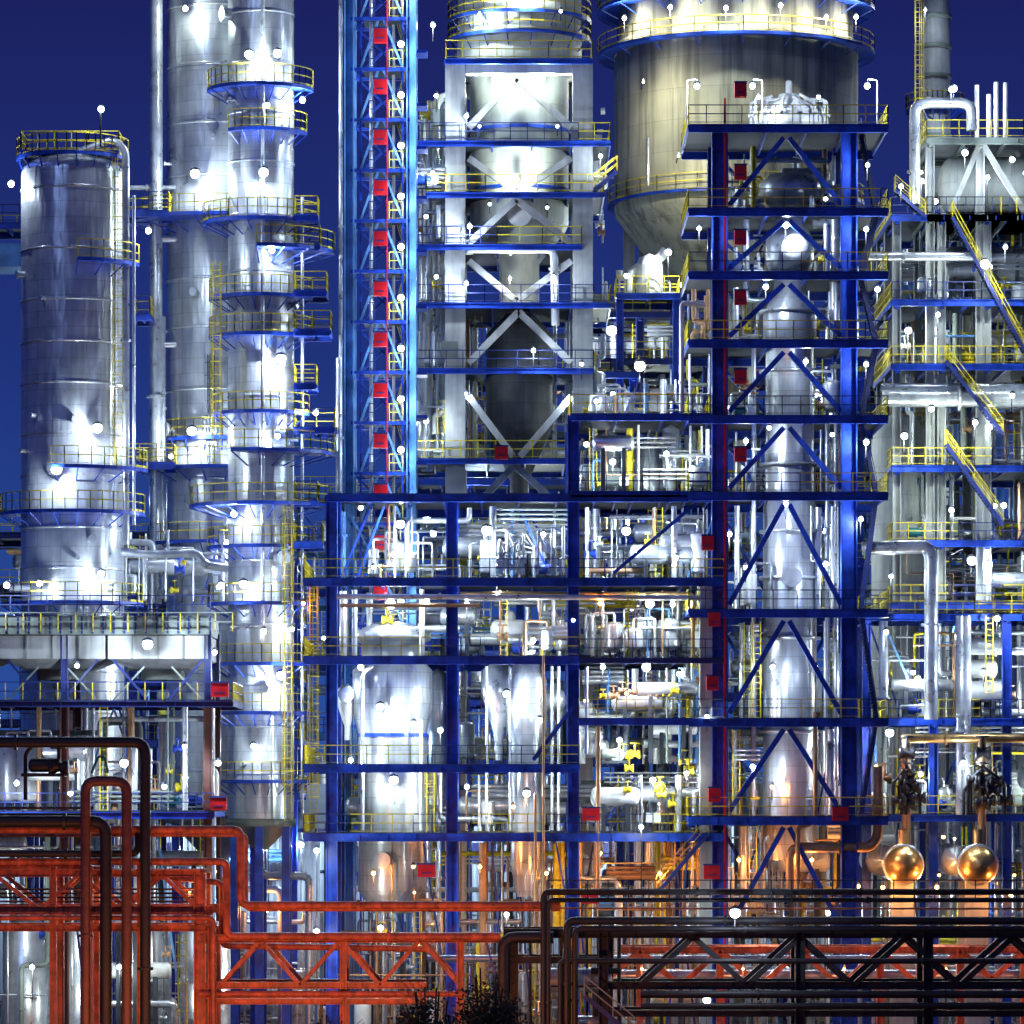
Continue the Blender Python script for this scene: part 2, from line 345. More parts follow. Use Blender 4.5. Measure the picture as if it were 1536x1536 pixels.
b,x,r=column('distillation_column',14,14,250,400,-60,1230,rings=((335,180,300,2.6),(660,200,340,0.4),(705,180,345,1.7),(815,180,360,1.2)),
  lamps=((300,275,620,W),(295,655,620,W),(365,700,620,G),(345,820,400,W),(262,690,220,W),(285,30,260,G)),
  pipes=(([(238,-20),(238,830)],0.42,'silver'),([(248,480),(248,900)],0.18,'silver'),([(180,288),(312,288),(312,520),(250,522)],0.14,'silver'),([(235,365),(340,362),(345,320),(330,150),(330,60)],0.22,'silver'),([(340,520),(250,522)],0.2,'silver')),n=64)
b.deck(b.X(175),b.X(262),9,12,b.Z(332)); b.deck(b.X(195),b.X(270),9,12,b.Z(703)); b.deck(b.X(210),b.X(235),9,12,b.Z(485))
b.ladder(b.X(322),14-r-0.15,b.Z(700),b.Z(540),'grating')
b.finish()
rr_=[(135,185,350,1.3),(200,230,350,0.9),(335,180,360,1.6),(378,270,358,2.6),(447,180,358,1.2),(505,180,358,1.2),(620,180,358,1.0),(680,250,358,2.6),(758,180,358,2.4),(820,180,358,1.3),(905,180,358,1.3),(995,180,358,1.2),(1068,180,358,1.2),(1170,180,358,1.2)]
b,x,r=column('fractionator_column',9,9,342,441,-60,1235,rings=rr_,
  lamps=((455,155,300,W),(378,95,520,G),(420,92,520,W),(400,270,620,W),(412,385,300,W),(425,545,660,W),(420,660,300,W),(475,622,260,W),(370,880,520,W),(330,882,200,W),(425,1015,580,W),(400,950,300,W),(405,170,260,W),(440,945,200,W),(385,1120,250,W),(355,775,350,W)),
  pipes=(([(398,0,-1.5),(398,940,-1.5),(350,945,-1.5)],0.12,'silver'),([(455,300),(455,1230)],0.1,'silver'),([(510,540),(510,740)],0.2,'silver')))
for l in (335,378,447,505,585,650,758,820): b.deck(b.X(445),b.X(470+R.uniform(0,35)),6,9,b.Z(l-3),rails=True)
b.ladder(b.X(329),6.5,b.Z(700),b.Z(400)); b.ladder(b.X(436),6.0,b.Z(1230),b.Z(760))
b.clutter(b.X(195),b.X(345),4,11,b.Z(905),b.Z(800),20,['silver','cladding'])
b.finish()
# ------------------------------------------------------------------ elevator mast
b=Bd('elevator_tower',8)
for px in (524,617):
    for y in (8,11.5): b.hpost(b.X(px),y,0,b.Z(-60),0.6,'skyblue')
for px in (541,604):
    b.box(b.X(px)-0.07,b.X(px)+0.07,8,8.14,0,b.Z(-60),'blue')
py=-50; i=0
while py<1240:
    z=b.Z(py); b.box(b.X(526),b.X(615),7.9,8.15,z-0.2,z,'blue'); b.box(b.X(526),b.X(615),11.4,11.6,z-0.2,z,'blue')
    z2=b.Z(py+75.8); zm=(z+z2)/2
    b.beam((b.X(541),8.0,z2),(b.X(568),8.0,z-0.1),0.14,'skyblue'); b.beam((b.X(604),8.02,z2),(b.X(575),8.02,z-0.1),0.14,'skyblue')
    b.beam((b.X(530),11.5,z2),(b.X(612),11.5,z),0.16,'blue'); b.beam((b.X(612),11.3,z2),(b.X(530),11.3,z),0.12,'blue')
    b.rail([(b.X(541),8),(b.X(562),8)],z,'navy'); b.rail([(b.X(584),8),(b.X(604),8)],z,'yellow')
    b.box(b.X(545),b.X(600),8.3,11.2,z-0.1,z-0.04,'grating')
    b.redbox(571,py+30,7.7,20,22)
    if i%2==0: b.stairs(b.X(590),z2,b.X(612),z,10,0.8,'yellow')
    else: b.stairs(b.X(612),z2,b.X(590),z,10,0.8,'yellow')
    b.plamp(602,py+44,7.2,170,(B if i%2 else W),pole=1.0,r=0.2)
    py+=75.8; i+=1
b.box(b.X(581)-.03,b.X(581)+.03,7.8,7.87,0,b.Z(-50),'red')
b.pp([(510,-20),(510,1200)],9,0.12,'silver'); b.pp([(556,-20),(556,1200)],9,0.12,'silver'); b.pp([(589,-20),(589,1200)],10,0.1,'white')
for l in (70,150,215,290,370,455,555,620,690): b.box(b.X(617),b.X(640),9,11,b.Z(l)-0.2,b.Z(l),'blue')
b.finish()
# ------------------------------------------------------------------ concrete frame with hopper vessel
b=Bd('concrete_frame',16)
for px in (683,874):
    for y in (16,25): b.box(b.X(px)-b.W(15),b.X(px)+b.W(15),y-0.6,y+0.6,0,b.Z(90),'concrete')
for y in (16,25): b.box(b.X(699),b.X(858),y-0.55,y+0.5,b.Z(112),b.Z(92),'concrete')
for l,(a,c) in {92:(668,888),215:(620,915),292:(640,905),370:(620,872),457:(620,915),555:(620,890),690:(612,905)}.items():
    b.deck(b.X(a),b.X(c),15,26,b.Z(l),'blue',0.35,'yellow' if l!=555 else 'navy')
for q in ((775,118,703,192),(775,118,857,192),(703,238,775,288),(857,238,775,288),(775,300,703,366),(775,300,857,366),(703,392,775,452),(857,392,775,452),(778,468,703,545),(778,468,857,545),(703,595,770,685),(857,595,780,685),(770,700,703,770),(775,700,850,770)):
    b.br(*q,15.9,0.42,'concrete')
b.stairs(b.X(890),b.Z(290),b.X(925),b.Z(262),14.5)
for q in ((650,45,200),(655,150,150),(700,180,160),(900,240,150),(650,265,150),(640,330,150),(705,345,220),(655,420,150),(830,420,150),(640,635,260),(700,430,160),(872,550,120),(800,530,160)): b.plamp(q[0],q[1],14.4,q[2],W,pole=1)
b.clutter(b.X(630),b.X(665),17,25,b.Z(690),b.Z(150),60,['silver','white','silver']); b.clutter(b.X(700),b.X(900),21,25,b.Z(690),b.Z(460),36)
for z in (150,235,310,400,500,600,660): b.clutter(b.X(625),b.X(665),15.3,17,b.Z(z+50),b.Z(z),5,['silver','white','silver','cladding']); b.clutter(b.X(890),b.X(905),15.3,25,b.Z(z+50),b.Z(z),3)
b.finish()
b=Bd('hopper_vessel',20)
x=b.X(779); y=20.5
def P(l): return [(b.W(r_),b.Z(z_)) for r_,z_ in l]
b.rev((x,y,0),P([(15,-60),(94,-50),(94,92),(94,112),(74,120),(74,335),(70,345),(30,395),(30,450),(18,470)][::-1]),'tankpaint',56)
b.rev((x,y,0),P([(20,470),(50,500),(50,640),(44,655),(14,720),(14,800)][::-1]),'darktank',48)
for l in (30,60): b.ring(x,y,b.Z(l),b.W(94),b.W(108))
b.ring(x,y,b.Z(196),b.W(74),b.W(78),br=False,railon=False); b.ring(x,y,b.Z(285),b.W(74),b.W(78),br=False,railon=False)
b.tube((x,y-b.W(70),b.Z(333)),(x,y-b.W(88),b.Z(333)),b.W(15),'tankpaint',24); b.tube((x,y-b.W(88),b.Z(333)),(x,y-b.W(91),b.Z(333)),b.W(18),'white',24)
for q in ((720,40,420,G),(790,10,500,G),(840,35,420,G),(740,135,420,G),(815,135,420,G),(720,205,380,G),(835,205,380,G),(775,282,420,G),(735,320,200,G),(820,325,220,G),(765,430,240,Y),(700,600,100,W),(850,610,90,W)): b.plamp(q[0],q[1],y-b.W(94)-0.6,q[2],q[3],r=0.1,pole=0.6)
b.pp([(705,395),(705,388),(830,388),(832,500)],15.5,0.25,'white'); 
b.pipe([(b.X(655),18,b.Z(420)),(b.X(655),18,b.Z(155)),(b.X(700),18,b.Z(150))],0.3,'white',14)
b.finish()
# ------------------------------------------------------------------ silo
b=Bd('storage_silo',48); x=b.X(1106); y=50; r=b.W(184)
b.rev((x,y,0),[(1,b.Z(-80)),(r*0.96,b.Z(-70)),(r*0.96,b.Z(60)),(r,b.Z(62)),(r,b.Z(302)),(r*0.985,b.Z(320)),(r*0.55,b.Z(425)),(b.W(26),b.Z(500)),(b.W(20),b.Z(640))][::-1],'silo',96)
for l,w in ((10,26),(76,26)): b.ring(x,y,b.Z(l),r*0.96,r+b.W(w),90,450,'blue','yellow')
b.ring(x,y,b.Z(302),r,r+0.5,br=False)
for a in range(0,360,20):
    a=math.radians(a+5)
    if math.sin(a)>0.2: b.box(x+math.cos(a)*r*.9-0.4,x+math.cos(a)*r*.9+0.4,y+math.sin(a)*r*.9-0.4,y+math.sin(a)*r*.9+0.4,0,b.Z(312),'concrete')
for px,p,c in ((935,700,Y),(1000,900,Y),(1080,900,G),(1160,900,Y),(1230,900,Y),(1280,500,Y)):
    dx=b.X(px)-x; ly=y-math.sqrt(max(0,r*r-dx*dx))
    b.lamp(b.X(px),ly-1.6,b.Z(40+R.uniform(-8,10)),p*0.55,c,r=0.16,pole=1.0,back=1.6)
for px,py,p in ((960,150,420),(1010,265,480)):
    dx=b.X(px)-x; ly=y-math.sqrt(max(0,r*r-dx*dx)); b.lamp(b.X(px),ly-4,b.Z(py),p,Y,r=0.07,pole=0,back=4)
b.pp([(967,230),(967,300)],y-r-0.3,0.1,'silver')
b.finish()
# ------------------------------------------------------------------ platform with lamp and transfer line left of the blue tower
b=Bd('transfer_platform',30)
b.deck(b.X(925),b.X(1020),30,36,b.Z(440),'blue'); 
for px in (930,1015):
    for y in (30.3,35.7): b.hpost(b.X(px),y,0,b.Z(440)-.4,0.5,'blue')
b.pp([(945,440),(945,405),(990,385),(1000,372)],31,0.35,'white'); b.tube((b.X(975),31,b.Z(440)),(b.X(975),31,b.Z(395)),0.9,'white',20); b.rev((b.X(975),31,b.Z(395)),[(0.9,0),(0.7,0.5),(0,0.8)],'white',20)
b.clutter(b.X(930),b.X(1015),31,35,b.Z(438),b.Z(400),10,['white','silver'])
b.plamp(1002,380,29.5,420,W,pole=2.5); b.plamp(940,415,29.5,300,W,pole=1); b.finish()
# ------------------------------------------------------------------ chimney
b=Bd('chimney',60); x=b.X(1402); b.rev((x,60,0),[(b.W(28),0),(b.W(23),b.Z(-80)),(b.W(20),b.Z(-80)),(b.W(20),b.Z(0))],'concrete',36)
for l in range(-60,400,45): b.rev((x,60,b.Z(l)),[(b.W(24),0),(b.W(25.5),0.05),(b.W(25.5),0.35),(b.W(24),0.4)],'greygreen',36)
b.ladder(b.X(1374),58,b.Z(330),b.Z(-80)); b.ring(x,60,b.Z(165),b.W(24),b.W(44))
b.lamp(b.X(1420),55,b.Z(150),500,W,pole=1,back=4); b.lamp(b.X(1380),56,b.Z(30),200,W,r=0.1,pole=1,back=3)
b.finish()
# ------------------------------------------------------------------ right blue tower
b=Bd('steel_reactor_tower',0)
xs=[1080,1274]
for px in xs:
    for y in (0.4,8.5): b.hpost(b.X(px),y,0,b.Z(190),0.95 if y<1 else 0.7,'blue')
lv=[190,315,410,512,625,740,915,1078,1225]
for i,l in enumerate(lv):
    b.deck(b.X(1032),b.X(1330),-0.9,9.6,b.Z(l),'blue',0.5)
    n=lv[i+1] if i<len(lv)-1 else 1400
    apex=(1180,l+16)
    b.br(apex[0]-4,apex[1],1094,n-8,0.2,0.3); b.br(apex[0]+4,apex[1],1262,n-8,0.2,0.3)
    b.br(1092,l+16,1180,n-4,8.4,0.22); b.br(1262,l+16,1180,n-4,8.4,0.22)
    b.clutter(b.X(1095),b.X(1265),5.8,8.4,b.Z(n)+0.1,b.Z(l)-0.6,14 if i<7 else 30)
    b.clutter(b.X(1220),b.X(1265),1.5,5,b.Z(n)+0.1,b.Z(l)-0.6,4); b.clutter(b.X(1095),b.X(1140),1.5,5,b.Z(n)+0.1,b.Z(l)-0.6,4)
    if i<8: b.stairs(b.X(1298 if i%2 else 1322),b.Z(n),b.X(1322 if i%2 else 1298),b.Z(l),3,0.9,'navy')
    if l>400: b.clutter(b.X(1036),b.X(1066),1,8,b.Z(n)+0.1,b.Z(l)-0.6,7)
for px,py in ((1109,140),(1109,263),(1109,360),(1109,450),(1109,568),(1109,684),(1060,816),(1070,930),(1067,1025),(1070,1192),(1066,1307),(1258,1220)): b.redbox(px,py,-0.95,18 if py<1200 else 24,22)
b.box(b.X(1085),b.X(1088),-0.75,-0.6,0,b.Z(150),'red'); b.pp([(1057,460),(1022,455),(1022,620)],-0.5,0.15,'white')
for q in ((1300,250,150),(1298,346,200),(1315,436,240),(1298,548,200),(1298,665,260),(1180,335,300),(1150,428,260),(1048,345,150),(1120,660,180),(1250,650,160),(1180,755,200),(1120,850,200),(1240,845,220),(1095,800,220),(1160,1000,200),(1060,1075,160),(1130,1150,200),(1225,1000,180),(1290,780,200),(1240,295,150),(1210,540,200),(1155,640,150)):
    b.plamp(q[0],q[1],-0.6 if q[0]>1285 or q[0]<1095 else 0.8,q[2],W,pole=0.9)
for q in ((1110,1290,200),(1220,1290,220),(1160,1180,120),(1290,1330,150)): b.plamp(q[0],q[1],1.2,q[2],O,r=0.12,pole=0.8)
for px,s_ in ((1030,1),(1143,-1),(1315,-1)):
    b.pipe([(b.X(px),-0.4,b.Z(188)),(b.X(px),-0.4,b.Z(122)),(b.X(px+14*s_),-0.4,b.Z(120)),(b.X(px+15*s_),-0.4,b.Z(128))],0.05,'white',8)
    b.plamp(px+15*s_,131,-0.4,280,W,pole=0)
b.finish()
b=Bd('reactor_vessel',4); x=b.X(1185); y=4.2
b.rev((x,y,0),P([(44,1290),(40,1225),(40,760),(36,750),(36,520),(40,515),(40,470),(24,440),(24,412)]),'cladding',48)
b.rev((x,y,0),P([(10,425),(32,405),(36,390),(36,360),(28,345),(22,338),(22,322),(36,305),(46,295),(46,275),(30,262),(0,258)]),'silver',48)
for l in (470,560,700,800,870,960,1100): b.rev((x,y,b.Z(l)),[(b.W(38),0),(b.W(46),0.03),(b.W(46),0.2),(b.W(38),0.23)],'silver',40)
b.drum((b.X(1190),y-2.4,b.Z(380)),0.6,b.W(22),'white','y')
b.tube((x,y-b.W(40)-0.5,b.Z(868)),(x,y-1,b.Z(868)),b.W(15),'silver',24)
for px in (1130,1240,1253): b.pp([(px,1225),(px,530+R.uniform(-40,80))],3.5,0.14,'silver')
b.pp([(1220,335),(1240,335),(1240,285),(1252,285),(1252,480)],y,0.3,'silver')
b.pp([(1150,450),(1120,450),(1120,300)],y,0.18,'silver'); b.pp([(1150,300),(1130,300),(1130,240),(1240,240)],y,0.15,'silver')
b.pp([(1190,1340),(1190,1240),(1210,1235),(1216,1225),(1216,1070)],0,0.14,'rustpipe'); b.pp([(1180,1340),(1180,1270),(1300,1270),(1310,1250),(1310,1150)],0.5,0.3,'rustpipe')
b.finish()
b=Bd('valve_assembly',2); x=b.X(1185)
z=b.Z(190)
b.rev((x,3,z),[(2.1,0),(2.1,0.7),(1.9,0.8),(1.9,1.0),(1.3,1.5),(0.7,1.8),(0.6,2.1),(0.2,2.2),(0.2,2.9),(0,3)],'white',28)
for k in range(14):
    a=k/14*2*math.pi; c=(x+math.cos(a)*2.3,3+math.sin(a)*2.0)
    b.pipe([(c[0],c[1],z),(c[0],c[1],z+1.3+R.random()*0.6),(x+math.cos(a)*1.0,3+math.sin(a)*0.9,z+1.7+R.random()*0.4)],0.09,'white',8)
    b.valve(c[0],c[1]-0.1,z+0.8,'white',0.6)
for dx in (-2,1.6): b.lamp(x+dx,0.3,z+1.5,300,W,r=0.12,pole=1.4)
b.finish()
# ------------------------------------------------------------------ central blue frame
b=Bd('steel_process_frame',0)
for px in (497,678,860):
    for y in (0.4,6,12): b.hpost(b.X(px),y,0,b.Z(742),0.7,'blue')
for y in (0.4,6,12): b.box(b.X(1060)-0.4,b.X(1060)+0.4,y-0.4,y+0.4,0,b.Z(880),'concrete'); b.hpost(b.X(860),y,b.Z(742),b.Z(622),0.7,'blue')
ocol=['rustpipe']*4+['silver']*3+['copper','yellow']
L5=[742,868,985,1147,1250]
for i,l in enumerate(L5):
    xa=492 if l==742 else 456; xb=1065 if l==742 else 1085
    if l==1147: b.deck(b.X(456),b.X(868),-0.6,13,b.Z(l),'blue',0.48)
    elif l==985: b.deck(b.X(456),b.X(868),-0.6,13,b.Z(l),'blue',0.48); b.deck(b.X(868)+.02,b.X(1085),-0.6,13,b.Z(l+3),'navy',0.3)
    else: b.deck(b.X(xa),b.X(xb),-0.6,13,b.Z(l),'blue',0.48,rails=(l!=742))
    n=L5[i+1] if i<4 else 1600
    cols=None if i<4 else ocol
    b.clutter(b.X(500),b.X(1055),4.5,12.5,b.Z(n)+0.1,b.Z(l)-0.6,60 if i<4 else 90,cols)
    b.clutter(b.X(870),b.X(1055),1.2,6,b.Z(n)+0.1,b.Z(l)-0.6,26 if i<4 else 34,cols)
    if i in (0,1,4) : b.clutter(b.X(500),b.X(860),1.0,5,b.Z(n)+0.1,b.Z(l)-0.6,26,cols)
b.deck(b.X(868),b.X(1085),-0.6,13,b.Z(1078),'blue',0.4)
for l in (622,738):
    b.deck(b.X(856),b.X(1065),-0.6,13,b.Z(l),'blue',0.42); 
b.clutter(b.X(870),b.X(1055),1,12,b.Z(738)+0.1,b.Z(622)-0.5,60); b.clutter(b.X(870),b.X(1060),3,12,b.Z(622)+0.1,b.Z(560),20)
b.br(920,860,1050,750,0.0,0.2); b.br(800,1140,860,1060,0.2,0.25)
for q in ((600,785,540),(650,800,300),(730,795,640),(940,795,540),(815,800,220),(1015,835,200),(560,850,160),(585,905,640),(640,900,200),(975,905,540),(700,905,160),(800,960,200),(880,1050,160),(970,1000,540),(1020,1010,200),(905,1000,200),(540,1000,300),(590,1170,540),(620,1085,300),(760,1040,420),(660,1095,260),(810,1080,300),(700,1180,200),(790,1190,420),(930,1110,240),(980,1170,300),(1030,1160,180),(880,665,240),(920,690,300),(1000,680,240),(960,548,700),(1040,700,160),(895,600,160),(540,760,200),(525,1140,200),(745,870,200),(860,930,160),(590,830,260),(1010,905,200),(570,1060,420)):
    b.plamp(q[0],q[1],R.uniform(0.2,1.4),q[2],R.choice((W,W,G)),pole=0.9)
for q in ((560,1310,160),(620,1300,160),(720,1300,180),(820,1310,160),(900,1280,200),(990,1310,200),(1040,1260,150),(900,905,90),(455,905,60),(770,1210,90),(940,1040,80)): b.plamp(q[0],q[1],0.0,q[2],O,r=0.12,pole=0.8)
for q in ((478,1275,260),(573,1390,260),(478,1395,260),(760,1370,200),(640,1400,150),(1010,1390,150),(960,1240,180)): b.plamp(q[0],q[1],-2.5,q[2],G,pole=4)
b.pp([(505,895),(1050,897)],-0.2,0.16,'silver'); b.pp([(510,908),(720,908)],0.1,0.12,'rustpipe'); b.pp([(690,890),(1040,890),(1040,1000)],0.6,0.13,'copper')
for px in (803,815): b.pp([(px,1350),(px,985 if px>810 else 1190)],-1.0,0.08,'rustpipe')
b.pp([(897,1340),(897,1090)],-0.5,0.14,'rustpipe'); b.pp([(880,1130),(880,1000)],0.5,0.1,'silver')
b.pp([(845,860),(845,790)],-0.2,0.1,'white')
for px,py in ((886,1221),(884,1345),(752,681),(640,1305)): b.redbox(px,py,-0.7,26 if py>1200 else 20,20)
for k in range(9): b.valve(b.X(905+k*16+R.uniform(-4,4)),1.0+R.random(),b.Z(1045+R.uniform(-12,10)),R.choice(('yellow','rustpipe','yellow')),R.uniform(.6,1)); b.valve(b.X(950+R.uniform(-20,90)),0.9+R.random(),b.Z(1150+R.uniform(-30,60)),'yellow',R.uniform(.6,1.1))
for k in range(14): x=b.X(760+R.uniform(-20,85)); b.pipe([(x,-0.1,b.Z(862)),(x,-0.1,b.Z(R.uniform(790,840))),(x+0.5,0.4,b.Z(R.uniform(790,840)))],0.08,'white',8); b.valve(x,-0.1,b.Z(R.uniform(830,855)),'white',0.7)
b.stairs(b.X(985),b.Z(1340),b.X(1062),b.Z(1250),-0.8,0.9,'rustpipe'); b.ladder(b.X(948),-0.3,b.Z(985),b.Z(885)); b.ladder(b.X(645),1.5,b.Z(1250),b.Z(1150)); b.ladder(b.X(470),0.2,b.Z(1250),b.Z(870))
b.finish()
b=Bd('process_tank',3); 
b.rev((b.X(588),4,0),P([(30,1370),(52,1335),(52,1165),(52,1100),(60,1062),(60,1005),(46,990),(46,965),(58,960),(58,948),(30,935),(0,930)]),'cladding',48)
b.ring(b.X(588),4,b.Z(1100),b.W(52),b.W(54),br=False,railon=False); b.pp([(545,1245),(545,1010),(560,1000)],1.5,0.12,'silver'); b.pp([(632,1245),(632,1080)],1.6,0.1,'white'); b.tube((b.X(575),2,b.Z(1290)),(b.X(575),0.9,b.Z(1290)),0.5,'silver',18)
b.finish()
b=Bd('process_tank',3)
b.rev((b.X(790),3.4,0),P([(14,1345),(24,1300),(24,1110),(30,1095),(30,1020),(20,995),(0,990)]),'cladding',40); b.rev((b.X(748),4.4,0),P([(5,1140),(8,1100),(26,1040),(26,1005),(0,985)]),'silver',36)
for px in (730,765,828,838): b.pp([(px,1245),(px,1000)],2.5,0.09,'silver')
b.finish()
b=Bd('separator_drum',3); b.rev((b.X(655),6.5,0),P([(12,1240),(14,1100),(18,1095),(18,1010),(0,1000)]),'cladding',30); b.rev((b.X(520),4,0),P([(4,1110),(4,1090),(14,1060),(14,1035),(0,1025)]),'white',30)
b.drum((b.X(520),1.5,b.Z(1041)),0.5,b.W(13),'silver','y'); b.finish()
b=Bd('heat_exchanger',3); b.rev((b.X(915),5,0),P([(14,738),(14,650),(0,640)]),'cladding',30); b.rev((b.X(975),6,0),P([(22,740),(22,668),(0,655)]),'cladding',30); b.rev((b.X(1008),5,0),P([(6,738),(13,700),(13,640),(0,632)]),'silver',30); b.finish()
# ------------------------------------------------------------------ air cooler bank, left
b=Bd('air_cooler_bank',-8)
X0=b.X(-120)
for px in (-60,97,312):
    for y in (-8,-1): b.hpost(b.X(px),y,0,b.Z(1055),0.5,'darkred'); b.hpost(b.X(px),y,b.Z(1055),b.Z(945),0.4,'navy')
b.deck(X0,b.X(322),-8.8,0,b.Z(1218),'blue',0.4,rails=False); b.rail([(X0,-8.8),(b.X(322),-8.8)],b.Z(1218),'navy')
b.deck(X0,b.X(350),-8.8,0,b.Z(1052),'navy',0.35,rails=False); b.rail([(X0,-8.8),(b.X(350),-8.8),(b.X(350),0)],b.Z(1052),'navy',pm='yellow')
b.box(X0,b.X(314),-8.4,-0.4,b.Z(952),b.Z(924),'greygreen'); b.rail([(X0,-8.6),(b.X(350),-8.6)],b.Z(948),'greygreen',pm='yellow')
for k in range(22): x=b.X(-20+k*16); b.box(x-0.05,x+0.05,-8.48,-8.402,b.Z(951),b.Z(925),'navy')
b.rail([(X0,-8.2),(b.X(316),-8.2)],b.Z(922),'navy')
for a,c in ((-150,-4),(0,158),(162,312)):
    x0,x1=b.X(a),b.X(c); zt=b.Z(953); zm=b.Z(988); zl=b.Z(1002); xm=(x0+x1)/2
    b.box(x0,x1,-8.1,-0.8,zm,zt-0.02,'concrete')
    for t in (0.25,0.5,0.75): b.box(x0+(x1-x0)*t-.04,x0+(x1-x0)*t+.04,-8.18,-8.102,zm,zt-0.03,'greygreen')
    y0,y1=-8.1,-0.8
    v=[(x0,y0,zm),(x1,y0,zm),(x1,y1,zm),(x0,y1,zm),(x0+1.2,y0+1.2,zl),(x1-1.2,y0+1.2,zl),(x1-1.2,y1-1.2,zl),(x0+1.2,y1-1.2,zl)]
    b.add(v,[(0,1,5,4),(1,2,6,5),(2,3,7,6),(3,0,4,7),(7,6,5,4)],'concrete')
    b.rev((xm,-4.5,b.Z(1018)),[(1.3,0),(1.3,0.5),(1.6,0.7)],'greygreen',24); b.drum((xm,-4.5,b.Z(1040)),0.3,0.35,'greygreen','y',14)
    for s_ in (-1,1):
        b.beam((xm+s_*0.6,-8,b.Z(1050)),(xm+s_*2.6,-8,b.Z(990)),0.13,'navy'); b.beam((xm+s_*2.6,-8,b.Z(1050)),(xm+s_*0.8,-8,b.Z(1000)),0.1,'greygreen')
for q in ((225,968,640),(120,1000,150),(330,1145,260),(190,1145,480),(60,1150,160),(30,1175,200),(250,1180,200),(325,980,200),(335,880,300),(15,880,300),(110,1190,200),(280,1120,160)): b.plamp(q[0],q[1],-9.6,q[2],W,pole=0,back=1.5)
b.clutter(X0,b.X(312),-7.5,-1,b.Z(1218)+.1,b.Z(1060),60); b.clutter(X0,b.X(312),-7.5,-1,0,b.Z(1225),70)
for q in ((300,1345,260),(20,1330,160),(180,1450,200),(50,1450,200)): b.plamp(q[0],q[1],-8.6,q[2],G,pole=2)
b.pp([(145,1120),(145,1078),(305,1078)],-6,0.15,'silver'); b.redbox(332,1035,-8.9,26,22); b.redbox(330,1205,-8.9,24,20)
for k in range(4): b.rev((b.X(30+90*k),-4,0),[(1.5,0),(1.5,b.Z(1400)),(0.8,b.Z(1385)),(0,b.Z(1380))],'silver',28)
b.ladder(b.X(275),-9.0,0,b.Z(1400)); b.finish()
# ------------------------------------------------------------------ structures right/background
def pf(name,d,posts,rows,levels,**k):
    b=Bd(name,d); b.frame(posts,rows,levels,**k); return b
b=pf('refinery_frame',22,[1345,1412,1480,1560],[22,28,34],[325,452,548,700,812,905],clut=44,lamps=1,lp=300,m='blue',pm='concrete')
b.frame([1395,1470,1560],[22,30],[210,325],x0=1388,m='greygreen',pm='concrete',clut=4,lamps=1)
b.br(1470,215,1425,320,21.7,0.35,'concrete'); b.br(1472,215,1536,320,21.7,0.35,'concrete')
b.drum((b.X(1440),27,b.Z(262)),5,1.9,'tankpaint','x',36); b.drum((b.X(1440),27,b.Z(385)),5,1.3,'silver','x',30)
b.pp([(1370,310),(1370,165),(1385,158),(1455,158),(1455,200)],21,0.35,'silver'); 
for px in (1468,1486,1497,1511): b.pp([(px,205),(px,118+R.uniform(0,25))],23,0.16,'white')
for q in ((1536,535,1425,330,20.5),(1415,545,1500,655,20.3),(1500,790,1415,670,20.2),(1340,290,1385,330,20.5)): b.stairs(b.X(q[0]),b.Z(q[1]),b.X(q[2]),b.Z(q[3]),q[4])
for q in ((1420,146,300),(1470,405,660),(1455,640,300),(1420,770,260),(1530,840,260),(1450,845,620),(1530,270,200),(1500,380,200),(1345,290,200),(1440,240,350),(1510,250,300),(1390,620,300),(1350,660,400),(1400,480,200),(1510,600,250)): b.plamp(q[0],q[1],19,q[2],R.choice((W,G)),pole=1)
b.pp([(1300,388),(1460,388)],21,0.3,'silver'); b.pp([(1320,600),(1536,600)],21,0.55,'cladding',20); b.pp([(1320,583),(1536,583)],21.5,0.3,'silver')
b.rev((b.X(1355),26,0),[(b.W(40),0),(b.W(40),b.Z(640)),(b.W(30),b.Z(620)),(0,b.Z(612))],'tankpaint',36)
b.finish()
b=pf('pipe_bridge_frame',6,[1300,1400,1510,1600],[6,12],[922,1078,1222],x0=1290,clut=50,lamps=2,lp=300)
b.pp([(1290,825),(1385,822),(1393,835),(1393,1080)],4.5,0.42,'silver',18); b.pp([(1325,1090),(1325,930)],6,0.28,'silver')
b.pp([(1350,1108),(1480,1108),(1540,1108)],4.8,0.28,'copper',16)
for px in (1437,1448): b.pp([(px,1222),(px,925)],5,0.25,'silver')
b.ladder(b.X(1480),4.5,b.Z(1040),b.Z(925),cage=False)
for q in ((1330,1100,500,W),(1325,950,200,W),(1440,1145,250,W),(1490,930,300,W),(1365,1010,200,G),(1470,1010,200,W),(1310,1150,100,O),(1410,1255,120,O),(1400,1330,200,O),(1320,1330,150,O),(1510,1340,200,O)): b.plamp(q[0],q[1],4.0,q[2],q[3],pole=0.9)
for px in (1356,1469):
    b.pp([(px,1325),(px,1110)],4.6,0.26,'rustpipe',14)
    for z in (1130,1170,1205): b.valve(b.X(px),4.3,b.Z(z),'black_and_unlit_steel',1.6)
    for k in range(6): b.valve(b.X(px+R.uniform(-38,38)),4.2,b.Z(1190+R.uniform(-25,25)),'black_and_unlit_steel',1.4)
    for k in range(4): q=px+R.uniform(-38,38); b.pp([(q,1222),(q,1150+R.uniform(0,40)),(px,1150)],4.1,0.1,'black_and_unlit_steel')
b.finish()
